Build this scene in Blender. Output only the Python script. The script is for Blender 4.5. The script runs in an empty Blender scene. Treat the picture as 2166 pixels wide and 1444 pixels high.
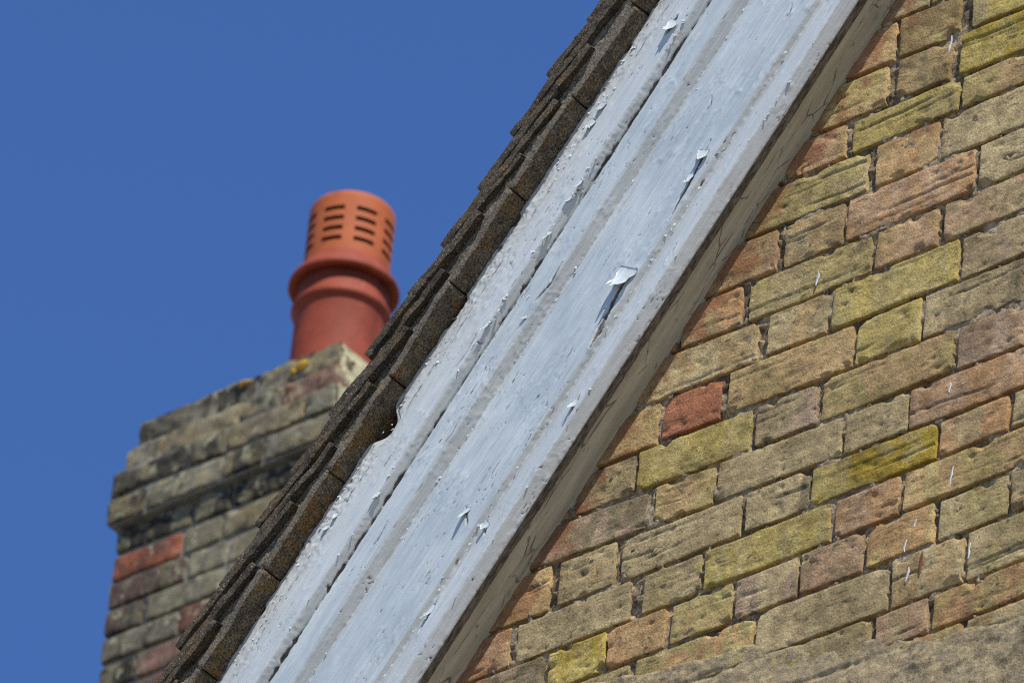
import bpy, math, random
import numpy as np

# ------------------------------------------------------------------ camera
SC = bpy.context.scene
AZ, EL, ROLL = 0.7333868, 0.6378918, 0.1057272      # camera bearing off the wall normal, elevation, roll
DIST, FPX = 14.61466, 21500.475                      # metres to the wall point in mid frame; focal length in photo pixels
ZC = 10.303                                          # height of that wall point above the ground


def WV(x, y, z):
    """wall millimetres (right, out, up) -> world metres"""
    return (x / 1000.0, -y / 1000.0, z / 1000.0 + ZC)


cam_d = np.array([math.sin(AZ) * math.cos(EL), math.cos(AZ) * math.cos(EL), -math.sin(EL)])
cam_r = np.array([math.cos(AZ), -math.sin(AZ), 0.0])
cam_u = np.array([math.sin(AZ) * math.sin(EL), math.cos(AZ) * math.sin(EL), math.cos(EL)])
cr, sr = math.cos(ROLL), math.sin(ROLL)
right = cr * cam_r + sr * cam_u
upv = -sr * cam_r + cr * cam_u
from mathutils import Matrix, Vector
flip = lambda a: Vector((a[0], -a[1], a[2]))
cam_data = bpy.data.cameras.new("camera")
cam = bpy.data.objects.new("camera", cam_data)
SC.collection.objects.link(cam)
R_, U_, D_ = flip(right), flip(upv), flip(cam_d)
cam.matrix_world = Matrix(((R_.x, U_.x, D_.x, D_.x * DIST), (R_.y, U_.y, D_.y, D_.y * DIST),
                           (R_.z, U_.z, D_.z, D_.z * DIST + ZC), (0, 0, 0, 1)))
cam_data.sensor_fit = 'HORIZONTAL'
cam_data.sensor_width = 23.5
cam_data.lens = 23.5 * FPX / 2166.0
cam_data.clip_start = 0.5
cam_data.clip_end = 3000.0
cam_data.dof.use_dof = True
cam_data.dof.focus_distance = 14.58
cam_data.dof.aperture_fstop = 11.5
cam_data.dof.aperture_blades = 7
SC.camera = cam

# ------------------------------------------------------------------ sky, sun, exposure
SUN = Vector((0.495, -0.315, 0.81)).normalized()
elev = math.asin(SUN.z)
world = bpy.data.worlds.new("World")
SC.world = world
world.use_nodes = True
wn = world.node_tree
bg = wn.nodes["Background"]
sky = wn.nodes.new("ShaderNodeTexSky")
sky.sky_type = 'NISHITA'
sky.sun_disc = False
sky.sun_elevation = elev
sky.sun_rotation = math.atan2(SUN.x, SUN.y)
sky.altitude = 60.0
sky.air_density = 1.0
sky.dust_density = 0.0
sky.ozone_density = 2.2
tint = wn.nodes.new("ShaderNodeMix")                     # deep polarised blue, the same over the whole dome
tint.data_type = 'RGBA'
tint.blend_type = 'MULTIPLY'
tint.inputs[0].default_value = 1.0
tint.inputs[7].default_value = (0.50, 0.745, 1.15, 1)
wn.links.new(sky.outputs[0], tint.inputs[6])
wn.links.new(tint.outputs[2], bg.inputs[0])
bg.inputs[1].default_value = 0.104
sun_d = bpy.data.lights.new("sun", 'SUN')
sun_d.energy = 5.0
sun_d.angle = math.radians(0.53)
sun_d.color = (1.0, 0.955, 0.88)
sun = bpy.data.objects.new("sun", sun_d)
SC.collection.objects.link(sun)
sun.rotation_euler = SUN.to_track_quat('Z', 'Y').to_euler()
sun.location = (20, -30, 45)
SC.view_settings.view_transform = 'Standard'
SC.view_settings.look = 'None'
SC.view_settings.exposure = 0.34
SC.view_settings.gamma = 1.0
SC.view_settings.use_curve_mapping = False
SC.cycles.use_denoising = False
SC.cycles.max_bounces = 6
SC.cycles.filter_width = 1.1

# ------------------------------------------------------------------ helpers
rnd = random.Random(7)
COL = SC.collection


def _hash(ix, iy, iz, seed):
    h = (ix.astype(np.uint32) * np.uint32(374761393) + iy.astype(np.uint32) * np.uint32(668265263)
         + iz.astype(np.uint32) * np.uint32(2147483647) + np.uint32((seed * 974711) & 0xffffffff))
    h = (h ^ (h >> np.uint32(13))) * np.uint32(1274126177)
    h = (h ^ (h >> np.uint32(15))) * np.uint32(2246822519)
    h = h ^ (h >> np.uint32(16))
    return h.astype(np.float32) / np.float32(4294967295.0)


def noise(x, y, z=0.0, seed=0):
    x = np.asarray(x, np.float32); y = np.asarray(y, np.float32) + 0 * x
    z = np.asarray(z, np.float32) + 0 * x
    x = x + 0 * y
    fx, fy, fz = np.floor(x), np.floor(y), np.floor(z)
    ix, iy, iz = fx.astype(np.int64), fy.astype(np.int64), fz.astype(np.int64)
    a, b, c = x - fx, y - fy, z - fz
    a = a * a * (3 - 2 * a); b = b * b * (3 - 2 * b); c = c * c * (3 - 2 * c)
    H = lambda i, j, k: _hash(ix + i, iy + j, iz + k, seed)
    def plane(k):
        return (H(0, 0, k) * (1 - a) + H(1, 0, k) * a) * (1 - b) + (H(0, 1, k) * (1 - a) + H(1, 1, k) * a) * b
    return plane(0) * (1 - c) + plane(1) * c


def fbm(x, y, z=0.0, seed=0, octaves=3):
    s, amp, tot = 0.0, 1.0, 0.0
    for o in range(octaves):
        s = s + amp * noise(np.asarray(x) * 2 ** o, np.asarray(y) * 2 ** o, np.asarray(z) * 2 ** o, seed + 31 * o)
        tot += amp
        amp *= 0.5
    return s / tot - 0.5


def sstep(a, b, x):
    q = np.clip((x - a) / (b - a), 0, 1)
    return q * q * (3 - 2 * q)


def mesh_np(name, V, Q, mat=None, smooth=True, attrs=None):
    V = np.ascontiguousarray(V, np.float32); Q = np.ascontiguousarray(Q, np.int32)
    k = Q.shape[1]
    me = bpy.data.meshes.new(name)
    me.vertices.add(len(V)); me.vertices.foreach_set("co", V.ravel())
    me.loops.add(Q.size); me.loops.foreach_set("vertex_index", Q.ravel())
    me.polygons.add(len(Q)); me.polygons.foreach_set("loop_start", np.arange(len(Q), dtype=np.int32) * k)
    try:
        me.polygons.foreach_set("loop_total", np.full(len(Q), k, np.int32))
    except Exception:
        pass
    me.polygons.foreach_set("use_smooth", np.full(len(Q), bool(smooth)))
    me.update(calc_edges=True)
    if attrs:
        for an, av in attrs.items():
            a = me.attributes.new(an, 'FLOAT', 'POINT')
            a.data.foreach_set("value", np.ascontiguousarray(av, np.float32))
    if mat:
        me.materials.append(mat)
    return me


def add(name, me, parent=None, loc=(0, 0, 0), label=None, cat=None, kind=None, group=None):
    o = bpy.data.objects.new(name, me)
    COL.objects.link(o)
    if parent is not None:
        o.parent = parent
    o.location = loc
    if label: o["label"] = label
    if cat: o["category"] = cat
    if kind: o["kind"] = kind
    if group: o["group"] = group
    return o


def grid_quads(nu, nv, off=0, flipf=False):
    i, j = np.meshgrid(np.arange(nu - 1), np.arange(nv - 1), indexing='ij')
    a = (i * nv + j).ravel() + off
    q = np.stack([a, a + nv, a + nv + 1, a + 1], 1)
    return q[:, ::-1] if flipf else q


def box_faces(sx, sy, sz, rx, ry, rz, sides="FBLRTD"):
    """subdivided box in wall axes (right, out, up), centred; F front(+out) B back L R T top D down"""
    ax = lambda s, r: np.linspace(-s / 2, s / 2, max(2, int(round(s / r)) + 1))
    gx, gy, gz = ax(sx, rx), ax(sy, ry), ax(sz, rz)
    V, Q, n0 = [], [], 0
    def face(A, B, fn, fl):
        nonlocal n0
        a, b = np.meshgrid(A, B, indexing='ij')
        V.append(fn(a.ravel(), b.ravel()))
        Q.append(grid_quads(len(A), len(B), n0, fl))
        n0 += a.size
    st = lambda *c: np.stack(c, 1)
    o = lambda a: np.ones_like(a)
    if "F" in sides: face(gx, gz, lambda a, b: st(a, o(a) * sy / 2, b), True)
    if "B" in sides: face(gx, gz, lambda a, b: st(a, -o(a) * sy / 2, b), False)
    if "R" in sides: face(gy, gz, lambda a, b: st(o(a) * sx / 2, a, b), False)
    if "L" in sides: face(gy, gz, lambda a, b: st(-o(a) * sx / 2, a, b), True)
    if "T" in sides: face(gx, gy, lambda a, b: st(a, b, o(a) * sz / 2), False)
    if "D" in sides: face(gx, gy, lambda a, b: st(a, b, -o(a) * sz / 2), True)
    return np.concatenate(V), np.concatenate(Q)


def fix_winding(Q):
    # wall axes (right, out, up) are left-handed once 'out' is negated, so faces are already given for world
    return Q[:, ::-1]


def round_box(P, s, r):
    h = np.array(s) / 2 - r
    c = np.clip(P, -h, h)
    d = P - c
    l = np.linalg.norm(d, axis=1, keepdims=True)
    return np.where(l > 1e-6, c + d / np.maximum(l, 1e-6) * np.minimum(l, r), P)


def to_world(P):
    return np.stack([P[:, 0] / 1000, -P[:, 1] / 1000, P[:, 2] / 1000], 1)


# ------------------------------------------------------------------ node helper
class NT:
    def __init__(self, name):
        self.m = bpy.data.materials.new(name)
        self.m.use_nodes = True
        self.t = self.m.node_tree
        self.b = self.t.nodes["Principled BSDF"]
        self.b.inputs["Roughness"].default_value = 0.9
        self.b.inputs["Specular IOR Level"].default_value = 0.25
    def n(self, typ, **kw):
        nd = self.t.nodes.new(typ)
        for k, v in kw.items():
            setattr(nd, k, v)
        return nd
    def put(self, sock, val):
        if isinstance(val, bpy.types.NodeSocket):
            self.t.links.new(val, sock)
        elif val is not None:
            if hasattr(sock.default_value, "__len__") and not hasattr(val, "__len__"):
                val = [val] * len(sock.default_value)
            if hasattr(sock.default_value, "__len__") and len(sock.default_value) == 4 and len(val) == 3:
                val = (*val, 1)
            sock.default_value = val
    def pos(self):
        return self.n("ShaderNodeNewGeometry").outputs["Position"]
    def objpos(self):
        return self.n("ShaderNodeTexCoord").outputs["Object"]
    def vm(self, op, a, b=None):
        nd = self.n("ShaderNodeVectorMath", operation=op)
        self.put(nd.inputs[0], a)
        if b is not None: self.put(nd.inputs[1], b)
        return nd.outputs["Value"] if op in ("DOT_PRODUCT", "LENGTH") else nd.outputs[0]
    def mt(self, op, a, b=None, clamp=False):
        nd = self.n("ShaderNodeMath", operation=op, use_clamp=clamp)
        self.put(nd.inputs[0], a)
        if b is not None: self.put(nd.inputs[1], b)
        return nd.outputs[0]
    def noise(self, vec, scale, detail=4.0, rough=0.55, dist=0.0):
        nd = self.n("ShaderNodeTexNoise")
        self.put(nd.inputs["Vector"], vec)
        nd.inputs["Scale"].default_value = scale
        nd.inputs["Detail"].default_value = detail
        nd.inputs["Roughness"].default_value = rough
        nd.inputs["Distortion"].default_value = dist
        return nd.outputs["Fac"]
    def vor(self, vec, scale, feature='F1', out="Distance"):
        nd = self.n("ShaderNodeTexVoronoi", feature=feature)
        self.put(nd.inputs["Vector"], vec)
        nd.inputs["Scale"].default_value = scale
        return nd.outputs[out]
    def ramp(self, f, a, b, lo=0.0, hi=1.0):
        nd = self.n("ShaderNodeMapRange", interpolation_type='SMOOTHSTEP')
        self.put(nd.inputs[0], f)
        for i, v in enumerate((a, b, lo, hi)):
            nd.inputs[i + 1].default_value = v
        return nd.outputs[0]
    def mix(self, f, a, b, blend='MIX'):
        nd = self.n("ShaderNodeMix", data_type='RGBA', blend_type=blend)
        self.put(nd.inputs[0], f); self.put(nd.inputs[6], a); self.put(nd.inputs[7], b)
        return nd.outputs[2]
    def bump(self, h, dist, strength=1.0, prev=None):
        nd = self.n("ShaderNodeBump")
        nd.inputs["Strength"].default_value = strength
        nd.inputs["Distance"].default_value = dist
        self.put(nd.inputs["Height"], h)
        if prev is not None: self.put(nd.inputs["Normal"], prev)
        return nd.outputs[0]
    def attr(self, name, typ='GEOMETRY', out="Fac"):
        nd = self.n("ShaderNodeAttribute", attribute_type=typ, attribute_name=name)
        return nd.outputs[out]
    def done(self, col=None, rough=None, norm=None):
        if col is not None: self.put(self.b.inputs["Base Color"], col)
        if rough is not None: self.put(self.b.inputs["Roughness"], rough)
        if norm is not None: self.put(self.b.inputs["Normal"], norm)
        return self.m


def soft(c, s=0.26, k=1.08):
    l = 0.3 * c[0] + 0.55 * c[1] + 0.15 * c[2]
    return tuple((v + (l - v) * s) * k for v in c)


def lin(c, k=1.0):
    f = lambda v: (v / 12.92 if v <= 0.04045 else ((v + 0.055) / 1.055) ** 2.4)
    return tuple(f(v / 255.0) * k for v in c)


# ------------------------------------------------------------------ gable geometry constants
TH = math.radians(52.971)
CT, ST = math.cos(TH), math.sin(TH)
NW = 328.3                                            # distance of the soffit line from the wall origin
ZB0 = -518.2


def BV(t, n, y):
    """board axes: t up the slope, n down-right across it, y out of the wall -> wall mm arrays"""
    t = np.asarray(t, float); n = np.asarray(n, float) + NW
    return np.stack([t * CT + n * ST, np.asarray(y, float) + 0 * t, t * ST - n * CT], -1)


# ------------------------------------------------------------------ materials
def mat_brick(name, chim=False):
    m = NT(name)
    oi = m.n("ShaderNodeObjectInfo")
    p = m.pos()
    off = m.vm('SCALE', (13.1, 7.7, 5.3)); m.put(off.node.inputs[3], oi.outputs["Random"])
    q = m.vm('ADD', p, off)
    patch = m.attr("patch", 'OBJECT', "Color")
    band = m.noise(m.vm('MULTIPLY', q, (1.0, 0.2, 0.30)), 15.0, 2.0, 0.5)
    blot = m.noise(q, 22.0, 5.0, 0.6)
    f = m.mt('MAXIMUM', m.mt('MULTIPLY', m.ramp(band, 0.51, 0.58), 0.8), m.mt('MULTIPLY', m.ramp(blot, 0.50, 0.62), 0.8))
    c = m.mix(f, oi.outputs["Color"], patch)
    med = m.noise(q, 48.0, 7.0, 0.65)
    c = m.mix(1.0, c, m.mix(m.ramp(med, 0.3, 0.7), (0.68, 0.66, 0.63), (1.22, 1.20, 1.15)), 'MULTIPLY')
    dragv = m.vm('MULTIPLY', q, (0.11, 0.3, 1.0))
    drag = m.noise(dragv, 210.0, 4.0, 0.6, 0.4)
    c = m.mix(0.25, c, m.mix(m.ramp(drag, 0.34, 0.66), (0.66, 0.63, 0.58), (1.18, 1.17, 1.14)), 'MULTIPLY')
    fine = m.noise(q, 400.0, 4.0, 0.75)
    c = m.mix(0.8, c, m.mix(m.ramp(fine, 0.33, 0.67), (0.68, 0.66, 0.63), (1.29, 1.28, 1.25)), 'MULTIPLY')
    rn = m.noise(m.vm('MULTIPLY', q, (0.10, 0.4, 1.0)), 75.0, 3.0, 0.55, 0.8)
    crk = m.mt('MULTIPLY', m.ramp(m.mt('ABSOLUTE', m.mt('SUBTRACT', rn, 0.5)), 0.016, 0.003), m.ramp(m.noise(q, 27.0, 3.0), 0.50, 0.58))
    c = m.mix(m.mt('MULTIPLY', crk, 0.75), c, (0.05, 0.042, 0.026))
    hol = m.mt('MULTIPLY', m.ramp(m.vor(q, 130.0), 0.24, 0.10), m.ramp(m.noise(q, 55.0, 2.0), 0.56, 0.62))
    c = m.mix(m.mt('MULTIPLY', hol, 0.7), c, (0.05, 0.042, 0.028))
    lime = m.noise(q, 31.0, 8.0, 0.72)
    c = m.mix(m.mt('MULTIPLY', m.ramp(lime, 0.60, 0.72), 0.22), c, (0.40, 0.39, 0.33))
    grime = m.noise(q, 70.0, 9.0, 0.7)
    dirty = m.ramp(m.noise(q, 8.0, 3.0), 0.44, 0.62, 0.12, 1.0)
    c = m.mix(m.mt('MULTIPLY', m.mt('MULTIPLY', m.ramp(grime, 0.545, 0.66), 0.85), dirty), c, (0.045, 0.040, 0.026))
    speck = m.noise(q, 520.0, 3.0, 0.6)
    c = m.mix(m.mt('MULTIPLY', m.ramp(speck, 0.60, 0.70), 0.55), c, (0.06, 0.05, 0.035))
    c = m.mix(m.mt('MULTIPLY', m.ramp(speck, 0.36, 0.26), 0.2), c, (0.42, 0.40, 0.30))
    stain = m.noise(p, 5.5, 6.0, 0.62)
    c = m.mix(1.0, c, m.mix(m.ramp(stain, 0.36, 0.62), (0.72, 0.69, 0.64), (1.12, 1.10, 1.06)), 'MULTIPLY')
    if not chim:
        nn = m.mt('SUBTRACT', m.vm('DOT_PRODUCT', p, (ST, 0, -CT)), NW / 1000.0 - CT * ZC)
        nn = m.mt('ADD', nn, m.ramp(m.noise(q, 26.0, 5.0, 0.65), 0.3, 0.7, -0.045, 0.045))
        shel = m.ramp(nn, 0.038, 0.004)
        c = m.mix(m.mt('MULTIPLY', shel, 0.55), c, (0.23, 0.075, 0.034))       # unweathered red skin near the board
    else:
        li = m.noise(q, 26.0, 6.0, 0.65)
        c = m.mix(m.mt('MULTIPLY', m.ramp(li, 0.56, 0.63), 0.65), c, (0.33, 0.32, 0.19))
        c = m.mix(m.mt('MULTIPLY', m.ramp(m.noise(q, 17.0, 4.0), 0.40, 0.32), 0.75), c, (0.035, 0.035, 0.03))
    pit = m.noise(q, 240.0, 5.0, 0.65)
    nb = m.bump(drag, 0.0014, 0.20)
    nb = m.bump(pit, 0.0020, 0.85, nb)
    nb = m.bump(fine, 0.0007, 0.6, nb)
    nb = m.bump(m.mt('MAXIMUM', crk, hol), 0.0034, -1.0, nb)
    nb = m.bump(m.ramp(grime, 0.5, 0.72), 0.003, -0.5, nb) if False else nb
    return m.done(c, 0.92, nb)


def mat_mortar():
    m = NT("mortar_lime")
    p = m.pos()
    a = m.noise(p, 18.0, 5.0, 0.6)
    c = m.mix(m.ramp(a, 0.35, 0.65), (0.105, 0.078, 0.048), (0.36, 0.28, 0.17))
    b = m.noise(p, 120.0, 6.0, 0.65)
    c = m.mix(1.0, c, m.mix(m.ramp(b, 0.3, 0.7), (0.30, 0.29, 0.27), (1.6, 1.55, 1.45)), 'MULTIPLY')
    g = m.vor(p, 420.0)
    c = m.mix(m.mt('MULTIPLY', m.ramp(g, 0.28, 0.12), 0.5), c, (0.42, 0.39, 0.32))
    c = m.mix(m.mt('MULTIPLY', m.attr("fill"), 0.55), c, m.mix(m.ramp(b, 0.3, 0.7), (0.20, 0.152, 0.095), (0.50, 0.40, 0.265)))
    sm = m.attr("smear")
    alg = m.noise(p, 38.0, 8.0, 0.7)
    cs = m.mix(m.ramp(alg, 0.40, 0.58), (0.37, 0.29, 0.16), (0.27, 0.215, 0.13))
    cs = m.mix(m.mt('MULTIPLY', m.ramp(m.noise(p, 13.0, 10.0, 0.78), 0.52, 0.61), 0.7), cs, (0.085, 0.072, 0.046))
    cs = m.mix(0.8, cs, m.mix(m.ramp(b, 0.3, 0.7), (0.74, 0.73, 0.71), (1.22, 1.20, 1.16)), 'MULTIPLY')
    c = m.mix(sm, c, cs)
    nb = m.bump(b, 0.004, 0.8)
    nb = m.bump(m.noise(p, 420.0, 4.0, 0.6), 0.0018, 0.8, nb)
    return m.done(c, 0.96, nb)


def mat_paint():
    m = NT("flaking_paint")
    p = m.pos()
    sl = m.vm('DOT_PRODUCT', p, (CT, 0, ST)); ac = m.vm('DOT_PRODUCT', p, (ST, 0, -CT))
    comb = m.n("ShaderNodeCombineXYZ")
    m.put(comb.inputs[0], m.mt('MULTIPLY', sl, 0.25)); m.put(comb.inputs[1], ac)
    yv = m.n("ShaderNodeSeparateXYZ"); m.put(yv.inputs[0], p); m.put(comb.inputs[2], yv.outputs[1])
    lv = comb.outputs[0]
    big = m.noise(p, 7.0, 4.0, 0.6)
    c = m.mix(m.ramp(big, 0.35, 0.65), (0.455, 0.51, 0.515), (0.53, 0.575, 0.565))
    st = m.noise(lv, 60.0, 6.0, 0.65)
    c = m.mix(1.0, c, m.mix(m.ramp(st, 0.3, 0.7), (0.86, 0.87, 0.89), (1.06, 1.05, 1.04)), 'MULTIPLY')
    c = m.mix(m.mt('MULTIPLY', m.attr("pale_band"), 0.5), c, (0.60, 0.615, 0.59))  # crown and lower moulding bands lightened towards off-white
    strip_tone = m.attr("strip_tone")
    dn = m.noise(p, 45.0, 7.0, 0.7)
    c = m.mix(m.mt('MULTIPLY', strip_tone, m.ramp(dn, 0.30, 0.62, 0.55, 1.0)), c, (0.455, 0.425, 0.365))
    c = m.mix(m.mt('MULTIPLY', m.ramp(m.noise(p, 85.0, 8.0, 0.72), 0.60, 0.70), 0.30), c, (0.25, 0.25, 0.24))
    lc = m.n("ShaderNodeCombineXYZ")
    m.put(lc.inputs[0], m.mt('MULTIPLY', sl, 0.05)); m.put(lc.inputs[1], ac); m.put(lc.inputs[2], yv.outputs[1])
    brush = m.noise(lc.outputs[0], 260.0, 5.0, 0.6)
    c = m.mix(1.0, c, m.mix(m.ramp(brush, 0.3, 0.7), (0.91, 0.91, 0.90), (1.06, 1.06, 1.06)), 'MULTIPLY')
    run = m.noise(lc.outputs[0], 46.0, 6.0, 0.7)
    c = m.mix(m.mt('MULTIPLY', m.ramp(run, 0.55, 0.72), 0.30), c, (0.30, 0.285, 0.25))
    bare_and_shade = m.attr("bare_and_shade")
    wood = m.mix(m.ramp(m.noise(lv, 300.0, 5.0, 0.6), 0.3, 0.7), (0.055, 0.042, 0.030), (0.22, 0.185, 0.145))
    c = m.mix(m.ramp(bare_and_shade, 0.25, 0.75), c, wood)
    nb = m.bump(brush, 0.0010, 0.35)
    nb = m.bump(m.noise(lv, 160.0, 6.0, 0.65), 0.0009, 0.4, nb)
    nb = m.bump(m.noise(p, 420.0, 4.0, 0.6), 0.0005, 0.4, nb)
    m.b.inputs["Specular IOR Level"].default_value = 0.5
    ro = m.ramp(bare_and_shade, 0.25, 0.75, 0.30, 0.95)
    return m.done(c, ro, nb)


def mat_soffit():
    m = NT("soffit_paint")
    p = m.pos()
    sl = m.vm('DOT_PRODUCT', p, (CT, 0, ST))
    yv = m.n("ShaderNodeSeparateXYZ"); m.put(yv.inputs[0], p)
    comb = m.n("ShaderNodeCombineXYZ")
    m.put(comb.inputs[0], m.mt('MULTIPLY', sl, 0.30)); m.put(comb.inputs[1], yv.outputs[1])
    lv = m.vm('ADD', comb.outputs[0], m.vm('SCALE', (0, 0, 0)))
    wob = m.n("ShaderNodeTexNoise"); m.put(wob.inputs["Vector"], lv); wob.inputs["Scale"].default_value = 25.0
    lw = m.vm('ADD', lv, m.vm('MULTIPLY', m.vm('SUBTRACT', wob.outputs["Color"], (0.5, 0.5, 0.5)), (0.03, 0.03, 0.0)))
    cr = m.vor(lw, 44.0, 'DISTANCE_TO_EDGE')
    keep = m.ramp(m.noise(lv, 34.0, 5.0, 0.65), 0.49, 0.60)
    crack = m.mt('MULTIPLY', m.ramp(cr, 0.034, 0.008), keep)
    st = m.noise(m.vm('MULTIPLY', lv, (0.25, 1, 1)), 60.0, 6.0, 0.65)
    c = m.mix(m.ramp(st, 0.3, 0.7), (0.36, 0.325, 0.22), (0.55, 0.50, 0.36))
    c = m.mix(m.mt('MULTIPLY', m.ramp(m.noise(p, 30.0, 7.0, 0.7), 0.58, 0.72), 0.45), c, (0.20, 0.19, 0.13))
    c = m.mix(m.mt('MULTIPLY', crack, 0.7), c, (0.07, 0.06, 0.045))
    nb = m.bump(m.mt('SUBTRACT', st, m.mt('MULTIPLY', crack, 1.5)), 0.0015, 0.6)
    return m.done(c, 0.8, nb)


def mat_tile(name, a, b, orange, spots, edge=False):
    m = NT(name)
    p = m.pos()
    oi = m.n("ShaderNodeObjectInfo")
    off = m.vm('SCALE', (3.1, 2.7, 5.3)); m.put(off.node.inputs[3], oi.outputs["Random"])
    q = m.vm('ADD', p, off)
    n1 = m.noise(q, 40.0, 6.0, 0.65)
    c = m.mix(m.ramp(n1, 0.35, 0.65), a, b)
    c = m.mix(m.mt('MULTIPLY', m.ramp(m.noise(q, 22.0, 5.0, 0.6), 0.48, 0.60), 0.8), c, orange)
    g = m.noise(q, 330.0, 5.0, 0.7)
    c = m.mix(1.0, c, m.mix(m.ramp(g, 0.35, 0.66), (0.35, 0.34, 0.33), (1.9, 1.85, 1.75)), 'MULTIPLY')
    v = m.vor(q, 170.0)
    msk = m.mt('MULTIPLY', m.ramp(v, 0.26, 0.16), m.ramp(m.noise(q, 60.0, 3.0), 0.50, 0.58))
    c = m.mix(m.mt('MULTIPLY', msk, spots), c, (0.36, 0.36, 0.31))
    pl = m.noise(q, 38.0, 6.0, 0.7)
    c = m.mix(m.mt('MULTIPLY', m.ramp(pl, 0.60, 0.68), 0.55), c, (0.21, 0.20, 0.155))
    gr = m.vor(q, 420.0)
    c = m.mix(m.mt('MULTIPLY', m.mt('MULTIPLY', m.ramp(gr, 0.30, 0.15), m.ramp(m.noise(q, 90.0, 3.0), 0.45, 0.6)), 0.6), c, (0.30, 0.25, 0.16))
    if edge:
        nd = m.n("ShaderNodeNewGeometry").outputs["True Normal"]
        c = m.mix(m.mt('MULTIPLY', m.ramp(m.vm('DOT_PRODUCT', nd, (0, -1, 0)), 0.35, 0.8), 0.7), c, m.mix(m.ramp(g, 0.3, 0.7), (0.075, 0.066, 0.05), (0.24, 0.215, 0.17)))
    nb = m.bump(g, 0.005, 0.9)
    nb = m.bump(m.noise(q, 120.0, 5.0, 0.65), 0.004, 0.7, nb)
    return m.done(c, 0.95, nb)


def mat_plain(name, a, b, scale=30.0, rough=0.9, bmp=0.001):
    m = NT(name)
    p = m.pos()
    f = m.noise(p, scale, 6.0, 0.6)
    return m.done(m.mix(m.ramp(f, 0.3, 0.7), a, b), rough, m.bump(m.noise(p, scale * 6, 4.0), bmp, 0.6))


M_BRICK = mat_brick("stock_brick")
M_CBRICK = mat_brick("weathered_chimney_brick", True)
M_MORTAR = mat_mortar()
M_PAINT = mat_paint()
M_SOFFIT = mat_soffit()
M_TILE = mat_tile("tile_edge", (0.036, 0.031, 0.023), (0.090, 0.076, 0.054), (0.10, 0.072, 0.040), 0.8)
M_UNDER = mat_tile("tile_underside", (0.085, 0.067, 0.045), (0.17, 0.135, 0.085), (0.185, 0.105, 0.036), 0.8, True)
M_VMORT = mat_tile("verge_mortar", (0.13, 0.117, 0.09), (0.22, 0.20, 0.155), (0.10, 0.085, 0.055), 0.6)


def mat_terra(name, a, b):
    m = NT(name)
    p = m.pos()
    c = m.mix(m.ramp(m.noise(p, 14.0, 6.0, 0.6), 0.3, 0.7), a, b)
    c = m.mix(m.mt('MULTIPLY', m.ramp(m.noise(m.vm('MULTIPLY', p, (1, 1, .35)), 11.0, 7.0, 0.7), 0.53, 0.70), 0.55), c, m.mix(1.0, c, (0.32, 0.30, 0.30), 'MULTIPLY'))
    c = m.mix(m.mt('MULTIPLY', m.ramp(m.noise(m.vm('MULTIPLY', p, (1, 1, .5)), 17.0, 7.0, 0.7), 0.60, 0.75), 0.35), c, (0.42, 0.33, 0.27))
    return m.done(c, 0.7, m.bump(m.noise(p, 90.0, 5.0), 0.002, 0.4))


M_TERRA = mat_terra("terracotta_ware", (0.20, 0.036, 0.015), (0.26, 0.050, 0.022))
M_TCAP = mat_terra("terracotta_cap_ware", (0.33, 0.080, 0.022), (0.40, 0.102, 0.029))
M_FLAUNCH = mat_tile("flaunching_mortar", (0.16, 0.15, 0.11), (0.28, 0.26, 0.18), (0.33, 0.20, 0.03), 0.7)
M_DRIP = mat_plain("white_drip", (0.44, 0.45, 0.47), (0.62, 0.62, 0.63), 160.0, 0.6)
M_RUST = mat_plain("rust_run", (0.13, 0.035, 0.016), (0.20, 0.06, 0.026), 160.0, 0.9)
M_GROUND = mat_plain("ground_gravel", (0.20, 0.185, 0.155), (0.28, 0.26, 0.22), 2.0, 1.0, 0.01)


def mat_far_brick():
    m = NT("plain_brickwork")
    p = m.pos()
    sp = m.n("ShaderNodeSeparateXYZ"); m.put(sp.inputs[0], p)
    cb = m.n("ShaderNodeCombineXYZ"); m.put(cb.inputs[0], sp.outputs[0]); m.put(cb.inputs[1], sp.outputs[2])
    bt = m.n("ShaderNodeTexBrick"); m.put(bt.inputs["Vector"], cb.outputs[0])
    bt.inputs["Scale"].default_value = 1.0
    bt.inputs["Brick Width"].default_value = 0.225
    bt.inputs["Row Height"].default_value = 0.075
    bt.inputs["Mortar Size"].default_value = 0.005
    bt.inputs["Color1"].default_value = (0.27, 0.23, 0.10, 1)
    bt.inputs["Color2"].default_value = (0.30, 0.17, 0.09, 1)
    bt.inputs["Mortar"].default_value = (0.18, 0.16, 0.12, 1)
    return m.done(bt.outputs[0], 0.95, m.bump(bt.outputs["Fac"], 0.006, -1.0))


M_FAR = mat_far_brick()

# ------------------------------------------------------------------ ground
gv = np.array([[-900, -900, 0], [900, -900, 0], [900, 900, 0], [-900, 900, 0]], float)
add("ground", mesh_np("ground", gv, np.array([[0, 1, 2, 3]]), M_GROUND, False), kind="structure")

# ------------------------------------------------------------------ house
house = add("brick_house", None, label="yellow brick gable end with peeling pale painted bargeboard and mossy tiled verge", cat="house")


def prism(poly, y0, y1):
    """poly of (x,z) wall mm, counter-clockwise seen from the front, between two outs"""
    k = len(poly)
    v = [WV(x, y1, z) for x, z in poly] + [WV(x, y0, z) for x, z in poly]
    f = [list(range(k)), list(range(2 * k - 1, k - 1, -1))]
    for i in range(k):
        j = (i + 1) % k
        f.append([i, i + k, j + k, j])
    return v, f


def poly_mesh(name, v, f, mat):
    me = bpy.data.meshes.new(name)
    me.from_pydata(v, [], f)
    me.materials.append(mat)
    me.update()
    return me


def slope_pt(t, n):
    p = BV(t, n, 0)
    return (float(p[0]), float(p[2]))


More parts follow.
